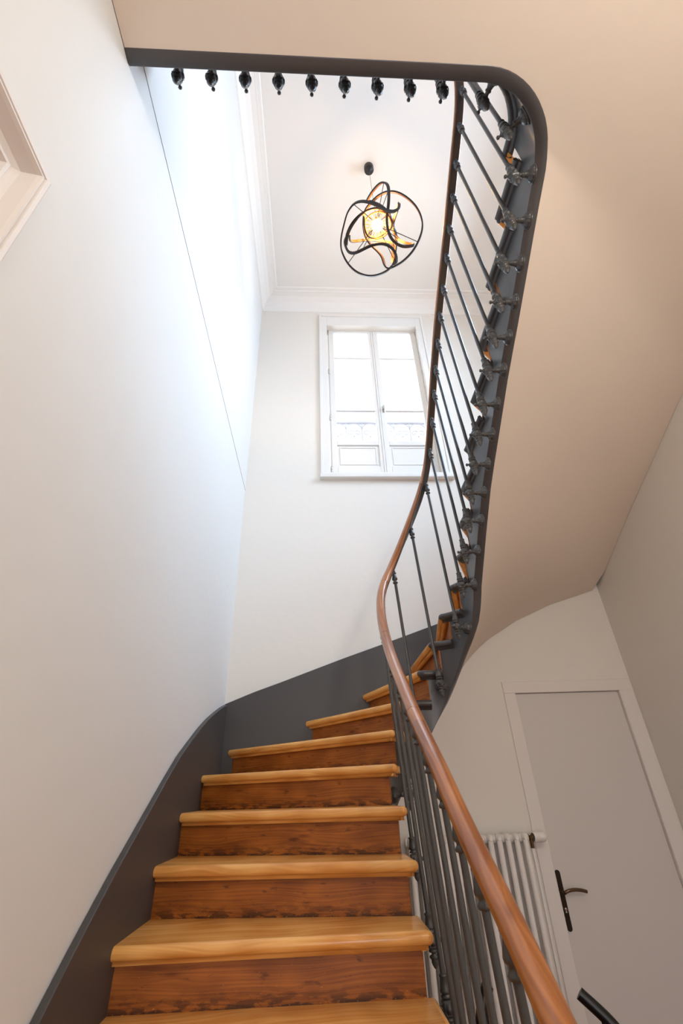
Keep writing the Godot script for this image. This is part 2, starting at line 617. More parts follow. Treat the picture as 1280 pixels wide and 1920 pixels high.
func _openings() -> void:
	# the tall casement window
	var w := _thing("window_1", "tall white two-leaf casement window in the wall above the turn", "window", Vector3(0.619, 2.37, ZB))
	_structure(w, "tall white two-leaf casement window in the wall above the turn", "window")
	var org := -w.position
	var st := _st()
	_frame_boxes(st, 0.036, 1.2, 2.355, 4.586, [0.028, 0.028, 0.02, 0.028], ZB - 0.005, ZB + 0.026)
	_frame_boxes(st, 0.060, 1.176, 2.365, 4.562, [0.06, 0.06, 0.02, 0.152], ZB - 0.005, ZB + 0.016)
	var p := _mi("architrave", st, M.white_gloss, w)
	p.position = org
	st = _st()
	_box(st, Vector3(0.030, 2.31, ZB - 0.02), Vector3(1.212, 2.352, ZB + 0.05), 0.006)
	_box(st, Vector3(0.05, 2.352, ZB - 0.02), Vector3(1.19, 2.372, ZB + 0.036), 0.004)
	p = _mi("sill", st, M.white_gloss, w)
	p.position = org
	var zs := ZB - 0.06
	st = _st()
	_frame_boxes(st, 0.118, 1.135, 2.372, 4.46, [0.022, 0.022, 0.02, 0.03], zs - 0.05, zs - 0.005)
	p = _mi("window_frame", st, M.white_gloss, w)
	p.position = org
	for s in 2:
		var x0: float = [0.140, 0.6315][s]
		var x1: float = [0.629, 1.117][s]
		var in0: float = [0.055, 0.052][s]
		var in1: float = [0.048, 0.058][s]
		st = _st()
		_frame_boxes(st, x0, x1, 2.40, 4.442, [in0, in1, 0.11, 0.055], zs - 0.04, zs)
		_box(st, Vector3(x0 + in0 - 0.001, 2.755, zs - 0.04), Vector3(x1 - in1 + 0.001, 2.808, zs), 0.004)
		var leaf := _mi("sash", st, M.white_gloss, w)
		leaf.position = org
		# muntins
		for y in [3.205, 3.975]:
			st = _st()
			_box(st, Vector3(x0 + in0, y - 0.006, zs - 0.03), Vector3(x1 - in1, y + 0.006, zs - 0.008), 0.003)
			_mi("muntin", st, M.white_gloss, leaf)
		var ys := [2.808, 3.198, 3.212, 3.968, 3.982, 4.387]
		for k in 3:
			st = _st()
			_box(st, Vector3(x0 + in0 - 0.004, ys[k * 2] - 0.004, zs - 0.024), Vector3(x1 - in1 + 0.004, ys[k * 2 + 1] + 0.004, zs - 0.02))
			_mi("pane", st, M.glass, leaf)
		st = _st()
		_box(st, Vector3(x0 + in0 - 0.002, 2.505, zs - 0.035), Vector3(x1 - in1 + 0.002, 2.76, zs - 0.014), 0.003)
		_frame_boxes(st, x0 + in0 + 0.02, x1 - in1 - 0.02, 2.53, 2.738, [0.012, 0.012, 0.012, 0.012], zs - 0.016, zs - 0.008, 0.003)
		_mi("lower_panel", st, M.white_gloss, leaf)
	st = _st()
	_box(st, Vector3(0.612, 2.405, zs - 0.002), Vector3(0.628, 4.44, zs + 0.008), 0.004)
	p = _mi("meeting_bead", st, M.white_gloss, w)
	p.position = org
	st = _st()
	_box(st, Vector3(0.652, 3.17, zs), Vector3(0.672, 3.25, zs + 0.006), 0.003)
	_lathe(st, [Vector2(0.0, 0.0), Vector2(0.008, 0.0), Vector2(0.007, 0.022), Vector2(0.012, 0.024), Vector2(0.012, 0.034), Vector2(0.0, 0.036)], 12, Vector3(0.662, 3.21, zs + 0.004), Basis(Vector3(1, 0, 0), PI / 2))
	_box(st, Vector3(0.656, 3.185, zs + 0.03), Vector3(0.668, 3.235, zs + 0.042), 0.004)
	p = _mi("window_handle", st, M.steel, w)
	p.position = org
	for y in [2.47, 3.1, 3.75, 4.38]:
		for x in [0.139, 1.119]:
			st = _st()
			_lathe(st, [Vector2(0, -0.035), Vector2(0.006, -0.033), Vector2(0.007, -0.002), Vector2(0.005, 0.0), Vector2(0.007, 0.002), Vector2(0.006, 0.033), Vector2(0, 0.037)], 8, Vector3(x, y, zs + 0.004))
			p = _mi("hinge", st, M.steel, w)
			p.position = org
	# wrought iron guard outside
	var g := _thing("window_guard", "pale wrought-iron guard rail with scrolls outside the tall window", "railing", Vector3(0.62, 2.4, -3.42))
	org = -g.position
	st = _st()
	_box(st, Vector3(0.118, 3.17, -3.435), Vector3(1.12, 3.195, -3.405), 0.004)
	p = _mi("top_rail", st, M.guard_iron, g)
	p.position = org
	st = _st()
	_box(st, Vector3(0.118, 2.48, -3.43), Vector3(1.12, 2.5, -3.41), 0.004)
	p = _mi("bottom_rail", st, M.guard_iron, g)
	p.position = org
	for i in 7:
		var x := 0.135 + 0.161 * i
		st = _st()
		_tube(st, [Vector3(x, 2.49, -3.42), Vector3(x, 3.18, -3.42)], 0.006, 6)
		p = _mi("upright", st, M.guard_iron, g)
		p.position = org
		if i < 6:
			st = _st()
			var arc := []
			for k in 13:
				var a := PI * k / 12.0
				arc.append(Vector3(x + 0.0805 - 0.078 * cos(a), 3.095 + 0.075 * sin(a), -3.42))
			_tube(st, arc, 0.006, 6)
			p = _mi("arch", st, M.guard_iron, g)
			p.position = org
			for s in [-1.0, 1.0]:
				st = _st()
				var curl := []
				for k in 17:
					var a := 0.5 + k * 0.42
					var r := 0.036 - 0.0018 * k
					curl.append(Vector3(x + 0.0805 + s * (0.036 - r * cos(a)), 3.045 + r * sin(a), -3.42))
				_tube(st, curl, 0.005, 6)
				p = _mi("scroll", st, M.guard_iron, g)
				p.position = org
			st = _st()
			_lathe(st, [Vector2(0, -0.012), Vector2(0.012, 0), Vector2(0, 0.012)], 8, Vector3(x + 0.0805, 3.0, -3.42))
			p = _mi("bud", st, M.guard_iron, g)
			p.position = org
	# the flush door
	var d := _thing("door_1", "", "door", Vector3(1.691, FLOOR_Y, ZB))
	_structure(d, "flush pale door with a dark lever handle in the window wall", "door")
	org = -d.position
	st = _st()
	_box(st, Vector3(1.249, FLOOR_Y, ZB - 0.07), Vector3(1.329, 0.538, ZB + 0.008), 0.003)
	_box(st, Vector3(2.053, FLOOR_Y, ZB - 0.07), Vector3(2.143, 0.538, ZB + 0.008), 0.003)
	_box(st, Vector3(1.249, 0.5375, ZB - 0.07), Vector3(2.143, 0.612, ZB + 0.008), 0.003)
	p = _mi("door_frame", st, M.frame_paint, d)
	p.position = org
	st = _st()
	_box(st, Vector3(1.3305, FLOOR_Y + 0.008, ZB - 0.06), Vector3(2.0515, 0.536, ZB - 0.016), 0.002)
	var leaf := _mi("door_leaf", st, M.door_paint, d)
	leaf.position = org
	st = _st()
	var plate := []
	for k in 12:
		var a := PI * k / 11.0
		plate.append(Vector2(0.0135 * cos(a), 0.118 + 0.0135 * sin(a)))
	for k in 12:
		var a := PI + PI * k / 11.0
		plate.append(Vector2(0.0135 * cos(a), -0.118 + 0.0135 * sin(a)))
	var zf := ZB - 0.016
	var c := Vector3(1.35, -0.54, 0)
	var front := []
	var back := []
	for q in plate:
		front.append(c + Vector3(q.x, q.y, zf + 0.007))
		back.append(c + Vector3(q.x * 1.06, q.y * 1.005, zf))
	_grid(st, [back, front], -1, true)
	_fan_back(st, front)
	_mi("handle_plate", st, M.bronze, leaf)
	st = _st()
	_lathe(st, [Vector2(0.011, 0.0), Vector2(0.011, 0.006), Vector2(0.0085, 0.008), Vector2(0.0085, 0.045)], 14, c + Vector3(0, 0.037, zf + 0.006), Basis(Vector3(1, 0, 0), PI / 2))
	_tube(st, _smooth([c + Vector3(0, 0.037, zf + 0.046), c + Vector3(0.02, 0.045, zf + 0.052), c + Vector3(0.055, 0.048, zf + 0.05), c + Vector3(0.095, 0.044, zf + 0.046), c + Vector3(0.125, 0.036, zf + 0.044)], 5), 0.0085, 10)
	_mi("lever", st, M.bronze_lever, leaf)
	st = _st()
	_lathe(st, [Vector2(0.0075, 0.0), Vector2(0.0075, 0.003), Vector2(0, 0.003)], 12, c + Vector3(0, -0.038, zf + 0.007), Basis(Vector3(1, 0, 0), PI / 2))
	_box(st, c + Vector3(-0.0035, -0.054, zf + 0.007), c + Vector3(0.0035, -0.04, zf + 0.0095))
	_mi("lock_cylinder", st, M.steel, leaf)
	# the panelled door at the upper edge of the picture, in the wall of the first flight
	d = _thing("door_2", "", "door", Vector3(XL, FLOOR_Y, 0.02))
	_structure(d, "moulded corner of a tall pale doorway in the wall of the first flight", "door")
	org = -d.position
	var prof := [Vector2(0, -0.002), Vector2(0.001, 0.009), Vector2(0.006, 0.012), Vector2(0.015, 0.011), Vector2(0.019, 0.004), Vector2(0.021, 0.010), Vector2(0.027, 0.011), Vector2(0.031, 0.004), Vector2(0.040, -0.024), Vector2(0.056, -0.032), Vector2(0.060, -0.027), Vector2(0.067, -0.028), Vector2(0.070, -0.036), Vector2(0.078, -0.060), Vector2(0.082, -0.072)]
	st = _st()
	var rows := []
	for q in prof:
		var x: float = XL + q.y
		rows.append([Vector3(x, FLOOR_Y, -0.510 + q.x), Vector3(x, 1.190 - q.x, -0.510 + q.x), Vector3(x, 1.190 - q.x, 0.550 - q.x), Vector3(x, FLOOR_Y, 0.550 - q.x)])
	rows.reverse()
	_grid(st, rows, -1)
	p = _mi("door_frame", st, M.frame_paint, d)
	p.position = org
	st = _st()
	_box(st, Vector3(XL - 0.105, FLOOR_Y + 0.01, -0.43), Vector3(XL - 0.068, 1.11, 0.47), 0.003)
	for b in [[-1.40, -0.55], [-0.42, 1.0]]:
		for s in [[-0.36, -0.02], [0.06, 0.40]]:
			_box(st, Vector3(XL - 0.07, b[0], s[0]), Vector3(XL - 0.058, b[1], s[1]), 0.01)
	leaf = _mi("door_leaf", st, M.door_paint, d)
	leaf.position = org
	# added, unseen glazing behind the viewer, letting light into hall and upper floor
	for i in 2:
		var y0: float = [FLOOR_Y, 2.75][i]
		var y1: float = [0.9, 4.6][i]
		var g2 := _thing("door_3" if i == 0 else "window_2", "", "door" if i == 0 else "window", Vector3(0.42 if i == 0 else 0.9, y0, ZF + 0.1))
		_structure(g2, ["added white glazed double door behind the viewer that lets in light", "added white upper window behind the viewer that lets in light"][i], ["door", "window"][i])
		org = -g2.position
		for s in 2:
			var wd: float = 0.523 if i == 0 else 0.998
			var x0: float = -0.1 + s * (wd + 0.004)
			st = _st()
			_frame_boxes(st, x0, x0 + wd, y0, y1, [0.06, 0.06, 0.08, 0.06], ZF + 0.08, ZF + 0.12)
			p = _mi("sash", st, M.white_gloss, g2)
			p.position = org
			st = _st()
			_box(st, Vector3(x0 + 0.055, y0 + 0.075, ZF + 0.098), Vector3(x0 + wd - 0.055, y1 - 0.055, ZF + 0.102))
			_mi("pane", st, M.glass, p)


	# the window over the upper flight, out of the picture
	var g3 := _thing("window_3", "", "window", Vector3(XR + 0.1, 2.42, -1.5))
	_structure(g3, "white window over the upper flight, hidden above the soffit", "window")
	for k in 2:
		var z0: float = -2.4 + 0.902 * k
		st = _st()
		for b in [[z0, z0 + 0.06, 2.42, 4.4], [z0 + 0.838, z0 + 0.898, 2.42, 4.4], [z0 + 0.059, z0 + 0.839, 2.42, 2.50], [z0 + 0.059, z0 + 0.839, 4.34, 4.4]]:
			_box(st, Vector3(XR + 0.08, b[2], b[0]), Vector3(XR + 0.12, b[3], b[1]), 0.004)
		p = _mi("sash", st, M.white_gloss, g3)
		p.position = -g3.position
		st = _st()
		_box(st, Vector3(XR + 0.098, 2.495, z0 + 0.055), Vector3(XR + 0.102, 4.345, z0 + 0.843))
		_mi("pane", st, M.glass, p)


# ---------------------------------------------------------------- the staircase
func _roll(st: SurfaceTool, path: Array, outs: Array, y_top: float, th: float, seg := 7, us := 0.9, off := 0.0) -> void:
	# half-round nosing swept along plan points, bulging towards outs, with a small fillet under it
	var r := th * 0.5
	var rows := []
	for i in path.size():
		var p: Vector2 = path[i]
		var n: Vector2 = outs[i]
		var ring := []
		for k in seg:
			var a := PI / 2 - PI * k / (seg - 1)
			ring.append(Vector3(p.x + n.x * r * cos(a), y_top - r + r * sin(a), p.y + n.y * r * cos(a)))
		ring.append(Vector3(p.x - n.x * 0.004, y_top - th, p.y - n.y * 0.004))
		ring.append(Vector3(p.x - n.x * 0.006, y_top - th - 0.011, p.y - n.y * 0.006))
		ring.append(Vector3(p.x - n.x * 0.020, y_top - th - 0.012, p.y - n.y * 0.020))
		rows.append(ring)
	var was := 0.0
	st.set_smooth_group(1)
	for i in rows.size() - 1:
		var len: float = (rows[i + 1][0] - rows[i][0]).length()
		for j in rows[i].size() - 1:
			var v0: float = off + 0.02 * j
			_tri(st, rows[i][j], rows[i + 1][j + 1], rows[i][j + 1], Vector2(was * us, v0), Vector2((was + len) * us, v0 + 0.02), Vector2(was * us, v0 + 0.02))
			_tri(st, rows[i][j], rows[i + 1][j], rows[i + 1][j + 1], Vector2(was * us, v0), Vector2((was + len) * us, v0), Vector2((was + len) * us, v0 + 0.02))
		was += len
	_fan_back(st, rows[0])
	_fan(st, rows[-1])


func _staircase() -> void:
	var s := _thing("staircase", "winding wooden staircase with orange-brown treads and dark grey strings", "staircase", Vector3(-0.1, FLOOR_Y, -1.5))
	var org := -s.position
	var th := 0.034
	for k in range(-10, 15):
		var top := _top(k)
		var u0: float = U_NOSE[k]
		var u1: float = U_NOSE[k + 1]
		var t0: float = T_NOSE[k]
		var t1: float = T_NOSE[k + 1]
		var back_u := u1 + (0.05 if (u1 < 0 or u1 > PI) else 0.2)
		# tread
		var a := _well(u0, 0.255)
		var b := _wall(t0)
		var dir := (b - a).normalized()
		var n := Vector2(-dir.y, dir.x)                 # towards the climber or away from him
		var mid := (_well(back_u, 0.255) + _wall(t1 + 0.05)) * 0.5
		if n.dot(mid - a) < 0:
			n = -n
		var r := th * 0.5
		var edge := 0.255 if k < 2 else 0.266
		var ring := [_well(u0, edge) + n * r]
		for u in _samples(u0 + (0.03 if u0 < 0 or u0 >= PI else 0.1), back_u):
			ring.append(_well(u, edge))
		var wide := XR - XL
		ring.append(_wall(t1 + 0.05))
		for corner in [wide, 0.0]:
			if t0 < corner - 0.02 and t1 + 0.05 > corner + 0.001:
				ring.append(_wall(corner))
		ring.append(b + n * r)
		var st := _st()
		var off := Vector2(0.03, 0.08 * posmod(k, 5))
		var u_min := 1e9
		var v_min := 1e9
		for q in ring:
			u_min = minf(u_min, q.dot(dir))
			v_min = minf(v_min, q.dot(Vector2(-dir.y, dir.x)))
		off -= Vector2(u_min * 0.8, v_min * 2.0)
		_prism(st, ring, top - th, top, dir, 0.8, 2.0, off)
		_roll(st, [a + n * r, b + n * r - dir * (0.001 if k < 1 else (0.03 if k == 1 else 0.012))], [-n, -n], top, th, 9, 0.8, 0.1 + 0.13 * posmod(k, 5))
		var tread := _mi("tread", st, M["tread_%d" % posmod(k, 3)], s)
		tread.position = org
		# the return of the nosing along the well
		st = _st()
		var path := []
		var outs := []
		var p0 := a + n * r
		var out0 := (_well(u0, 0.2) - _well(u0, 0.255)).normalized()
		for j in 5:
			path.append(p0)
			outs.append((-n).slerp(out0, j / 4.0))
		for u in _samples(u0 + (r if u0 < 0 or u0 > PI else r / 0.255), back_u + (0.004 if (u1 < 0 or u1 > PI) else 0.03)):
			var q := _well(u, 0.255)
			path.append(q)
			outs.append((_well(u, 0.2) - q).normalized())
		_roll(st, path, outs, top, th, 9, 0.8, 0.1)
		var ret := _mi("nosing_return", st, M["tread_%d" % posmod(k, 3)] if k < 2 else M.dark_paint, tread)
		if k >= 2:
			ret.set_meta("label", "dark painted nosing end on the well side")
		# riser below this tread
		var lo := (_top(k - 1) - 0.01) if k > -10 else FLOOR_Y + 0.002
		var du := 0.05 if (u0 < 0 or u0 > PI) else 0.2
		var i0 := _well(u0 + du, 0.267)
		var i1 := _wall(t0 + 0.05, 0.021)
		st = _st()
		_riser(st, i0, i1, lo, top - th + 0.002, n, k)
		var riser := _mi("riser", st, M["riser_%d" % posmod(k * 2 + 1, 3)], s)
		riser.position = org
	# last riser and the rounded nosing of the landing
	var st := _st()
	var i0 := _well(U_NOSE[15] + 0.05, 0.275)
	var i1 := _wall(T_NOSE[15] + 0.05, 0.021)
	_riser(st, i0, i1, _top(14) - 0.01, LAND_Y - th, Vector2(0.3, 1).normalized(), 15)
	var rr := _mi("riser", st, M.riser_0, s)
	rr.position = org
	st = _st()
	var path := []
	var outs := []
	for u in _samples(U_NOSE[15], 7.35):
		var q := _well(u, 0.255)
		path.append(q)
		outs.append((_well(u, 0.2) - q).normalized())
	_roll(st, path, outs, LAND_Y, th)
	var ln := _mi("landing_nosing", st, M.dark_paint, s)
	ln.position = org
	st = _st()
	_roll(st, [_well(U_NOSE[15], 0.255), _wall(T_NOSE[15])], [(_well(U_NOSE[15] - 0.3, 0.255) - _well(U_NOSE[15], 0.255)).normalized(), Vector2(0, -1)], LAND_Y, th)
	ln = _mi("landing_nosing", st, M.tread_0, s)
	ln.position = org
	_strings(s, org)
	_soffit(s, org)


func _riser(st: SurfaceTool, i0: Vector2, i1: Vector2, lo: float, hi: float, n: Vector2, k: int) -> void:
	var len := i0.distance_to(i1)
	var u0 := 0.02 + 0.04 * posmod(k, 4)
	var u1 := u0 + len / 1.22
	st.set_smooth_group(4294967295)
	var f := [Vector3(i0.x, lo, i0.y), Vector3(i1.x, lo, i1.y), Vector3(i1.x, hi, i1.y), Vector3(i0.x, hi, i0.y)]
	var bk := []
	for p in f:
		bk.append(p + Vector3(n.x, 0, n.y) * 0.018)
	var uv := [Vector2(u0, 0.995), Vector2(u1, 0.995), Vector2(u1, 0.005), Vector2(u0, 0.005)]
	var cr: Vector3 = (f[1] - f[0]).cross(f[2] - f[0])
	if cr.dot(Vector3(-n.x, 0, -n.y)) > 0:
		_quad(st, f[3], f[2], f[1], f[0], uv[3], uv[2], uv[1], uv[0])
		_quad(st, bk[0], bk[1], bk[2], bk[3], uv[0], uv[1], uv[2], uv[3])
	else:
		_quad(st, f[0], f[1], f[2], f[3], uv[0], uv[1], uv[2], uv[3])
		_quad(st, bk[3], bk[2], bk[1], bk[0], uv[3], uv[2], uv[1], uv[0])
	_quad(st, f[0], f[3], bk[3], bk[0], uv[0], uv[3], uv[3] + Vector2(0.02, 0), uv[0] + Vector2(0.02, 0))
	_quad(st, f[1], f[2], bk[2], bk[1], uv[1], uv[2], uv[2] + Vector2(0.02, 0), uv[1] + Vector2(0.02, 0))
	_quad(st, f[3], f[2], bk[2], bk[3], uv[3], uv[2], uv[2], uv[3])
	_quad(st, f[0], f[1], bk[1], bk[0], uv[0], uv[1], uv[1], uv[0])


# where the cut string steps up behind riser k
func _step_at(k: int) -> float:
	if k < 0:
		return U_NOSE[k] + 0.072
	if k < 2:
		return [0.085, 0.725][k]
	return U_NOSE[k] + (0.215 if U_NOSE[k] < PI else 0.057)


func _string_rows() -> Array:
	# [u, top] pairs with the steps cut in
	var out := []
	for k in range(-10, 15):
		var u0 := _step_at(k)
		var u1 := _step_at(k + 1)
		for u in _samples(u0, u1):
			out.append(Vector2(u, _top(k) - 0.034))
	var last := _step_at(15)
	for u in _samples(last, 7.352):
		out.append(Vector2(u, LAND_Y - 0.034))
	return out


func _strings(s: Node3D, org: Vector3) -> void:
	# the cut string round the well
	var pairs := _string_rows()
	var st := _st()
	var inner := []
	var under := []
	var outer := []
	var cap := []
	for q in pairs:
		var lo := _table(BOTTOM, q.x)
		inner.append([_w3(q.x, 0.27, q.y), _w3(q.x, 0.27, lo + 0.004)])
		under.append([_w3(q.x, 0.27, lo + 0.004), _w3(q.x, 0.274, lo), _w3(q.x, 0.311, lo), _w3(q.x, 0.315, lo + 0.004)])
		outer.append([_w3(q.x, 0.315, lo + 0.004), _w3(q.x, 0.315, q.y)])
		cap.append([_w3(q.x, 0.315, q.y), _w3(q.x, 0.27, q.y)])
	for g in [inner, under, outer]:
		_grid(st, g, 3 + [inner, under, outer].find(g))
	_grid(st, cap, -1)
	_fan(st, [inner[0][0], inner[0][1], outer[0][0], outer[0][1]])
	_fan(st, [inner[-1][0], inner[-1][1], outer[-1][0], outer[-1][1]])
	var o := _mi("cut_string", st, M.dark_paint, s)
	o.position = org
	# boards on the walls: [t, top]
	var left := [Vector2(-2.65, -0.965), Vector2(-2.585, -0.92), Vector2(-2.185, -0.64), Vector2(-1.8, -0.375), Vector2(-1.69, -0.292), Vector2(-1.52, -0.174), Vector2(-1.315, -0.045), Vector2(-1.15, 0.06), Vector2(-0.98, 0.162), Vector2(-0.83, 0.232), Vector2(-0.685, 0.298), Vector2(-0.52, 0.364), Vector2(-0.344, 0.422), Vector2(-0.2, 0.466), Vector2(-0.03, 0.512)]
	var back := [Vector2(0.0, 0.516), Vector2(0.18, 0.585), Vector2(0.37, 0.648), Vector2(0.776, 0.789), Vector2(1.06, 0.882), Vector2(1.21, 0.932), Vector2(1.513, 1.035), Vector2(1.9, 1.19), Vector2(2.3, 1.42), Vector2(2.74, 1.74)]
	for pair in [left, back]:
		st = _st()
		var rows := []
		var fine := []
		var tq: float = pair[0].x
		while tq < pair[-1].x + 0.001:
			fine.append(Vector2(tq, _table(pair, tq)))
			tq += 0.05
		for q in fine:
			var d: float = 0.50
			if pair == back and q.x > 0.9:
				d = minf(0.5, q.y - _wall_soffit(q.x + XL) - 0.03)
			var w0: Vector2 = _wall(q.x, 0.002)
			var w1: Vector2 = _wall(q.x, 0.021)
			if pair == left:
				w1 = Vector2(XL + 0.021, w0.y)
			else:
				w1 = Vector2(w0.x, ZB + 0.021)
			rows.append([Vector3(w0.x, q.y, w0.y), Vector3(w1.x - (0.003 if pair == left else 0.0), q.y, w1.y - (0.0 if pair == left else 0.003)), Vector3(w1.x, q.y - 0.003, w1.y), Vector3(w1.x, q.y - d, w1.y), Vector3(w0.x, q.y - d, w0.y)])
		_grid(st, rows, -1)
		_fan(st, rows[0])
		_fan_back(st, rows[-1])
		o = _mi("wall_string", st, M.dark_board, s)
		o.position = org


# height of the soffit where it meets the window wall
func _wall_soffit(x: float) -> float:
	return _table([Vector2(0.35, 0.05), Vector2(0.62, 0.25), Vector2(0.79, 0.43), Vector2(0.977, 0.685), Vector2(1.108, 0.82), Vector2(1.311, 0.956), Vector2(1.605, 1.099), Vector2(1.974, 1.231), Vector2(2.157, 1.273)], x)


func _soffit(s: Node3D, org: Vector3) -> void:
	# plaster underside, ruled between the cut string and the walls
	var wall := []            # height -> point on the walls
	for q in [[-1.5, XL, -0.55], [-1.3, XL, -1.1], [-0.85, XL, -2.2], [-0.55, XL, -2.9], [-0.42, XL, ZB], [-0.25, -0.35, ZB], [-0.12, 0.0, ZB], [0.05, 0.35, ZB], [0.25, 0.62, ZB], [0.43, 0.79, ZB], [0.55, 0.885, ZB], [0.685, 0.977, ZB], [0.755, 1.039, ZB], [0.82, 1.108, ZB], [0.889, 1.199, ZB], [0.956, 1.311, ZB], [1.021, 1.425, ZB], [1.099, 1.605, ZB], [1.17, 1.789, ZB], [1.231, 1.974, ZB], [1.273, XR, ZB], [1.44, XR, -2.872], [1.57, XR, -2.622], [1.668, XR, -2.405], [1.758, XR, -2.206], [1.847, XR, -2.019], [1.943, XR, -1.813], [1.99, XR, -1.66], [2.015, XR, -1.5], [2.03, XR, -1.3]]:
		wall.append([q[0], Vector3(q[1], q[0], q[2])])
	var rows := []
	var n := 14
	for u in _samples(-1.66, 7.352):
		var y := _table(BOTTOM, u)
		var a := _w3(u, 0.305, y + 0.003)
		var b: Vector3 = wall[-1][1]
		if y <= wall[0][0]:
			b = wall[0][1]
		elif u > 5.2:
			# the flat ceiling under the landing
			var f: float = (u - 5.2) / (7.352 - 5.2)
			var turn := [Vector3(XR, 2.03, -1.3), Vector3(XR, 2.03, ZF - 0.002), Vector3(XL, 2.03, ZF - 0.002)]
			b = turn[0].lerp(turn[1], f / 0.5) if f < 0.5 else turn[1].lerp(turn[2], (f - 0.5) / 0.5)
		else:
			for i in wall.size() - 1:
				if y <= wall[i + 1][0]:
					b = wall[i][1].lerp(wall[i + 1][1], (y - wall[i][0]) / (wall[i + 1][0] - wall[i][0]))
					break
		b = Vector3(clampf(b.x, XL + 0.002, XR - 0.002), b.y, maxf(b.z, ZB + 0.002))
		var row := []
		for k in n + 1:
			row.append(a.lerp(b, float(k) / n))
		rows.append(row)
	# the corner under the landing
	rows.append([])
	for k in n + 1:
		rows[-1].append(Vector3(XL + 0.002, 2.033, -0.47).lerp(Vector3(XL + 0.002, 2.03, ZF - 0.002), float(k) / n))
	var st := _st()
	for r in rows:
		r.reverse()
	_grid(st, rows, 0)
	var o := _mi("soffit", st, M.plaster_warm_light, s)
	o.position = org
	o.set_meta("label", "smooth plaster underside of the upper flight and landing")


# ---------------------------------------------------------------- the railing
func _posts() -> void:
	for q in [[-1.72, -1.425], [-1.6, -1.365], [-1.47, -1.285], [-1.345, -1.20], [-1.225, -1.125], [-1.10, -1.056], [-0.98, -0.975], [-0.865, -0.893], [-0.735, -0.81], [-0.605, -0.725], [-0.495, -0.64], [-0.37, -0.545], [-0.22, -0.43], [-0.03, -0.23], [0.52, -0.01], [1.187, 0.17], [1.902, 0.468], [2.672, 0.734], [3.182, 0.915], [3.325, 1.041], [3.452, 1.15], [3.557, 1.25], [3.675, 1.338], [3.792, 1.426], [3.915, 1.499], [4.046, 1.577], [4.16, 1.653], [4.279, 1.724], [4.396, 1.808], [4.522, 1.885], [4.712, 1.99], [5.31, 2.09], [5.90, 2.16]]:
		POSTS.append(Vector2(q[0], q[1]))
	for i in 9:
		POSTS.append(Vector2(PI * 1.5 + RUN + 0.09 + 0.1225 * i, 2.232 + 0.0035 * i))


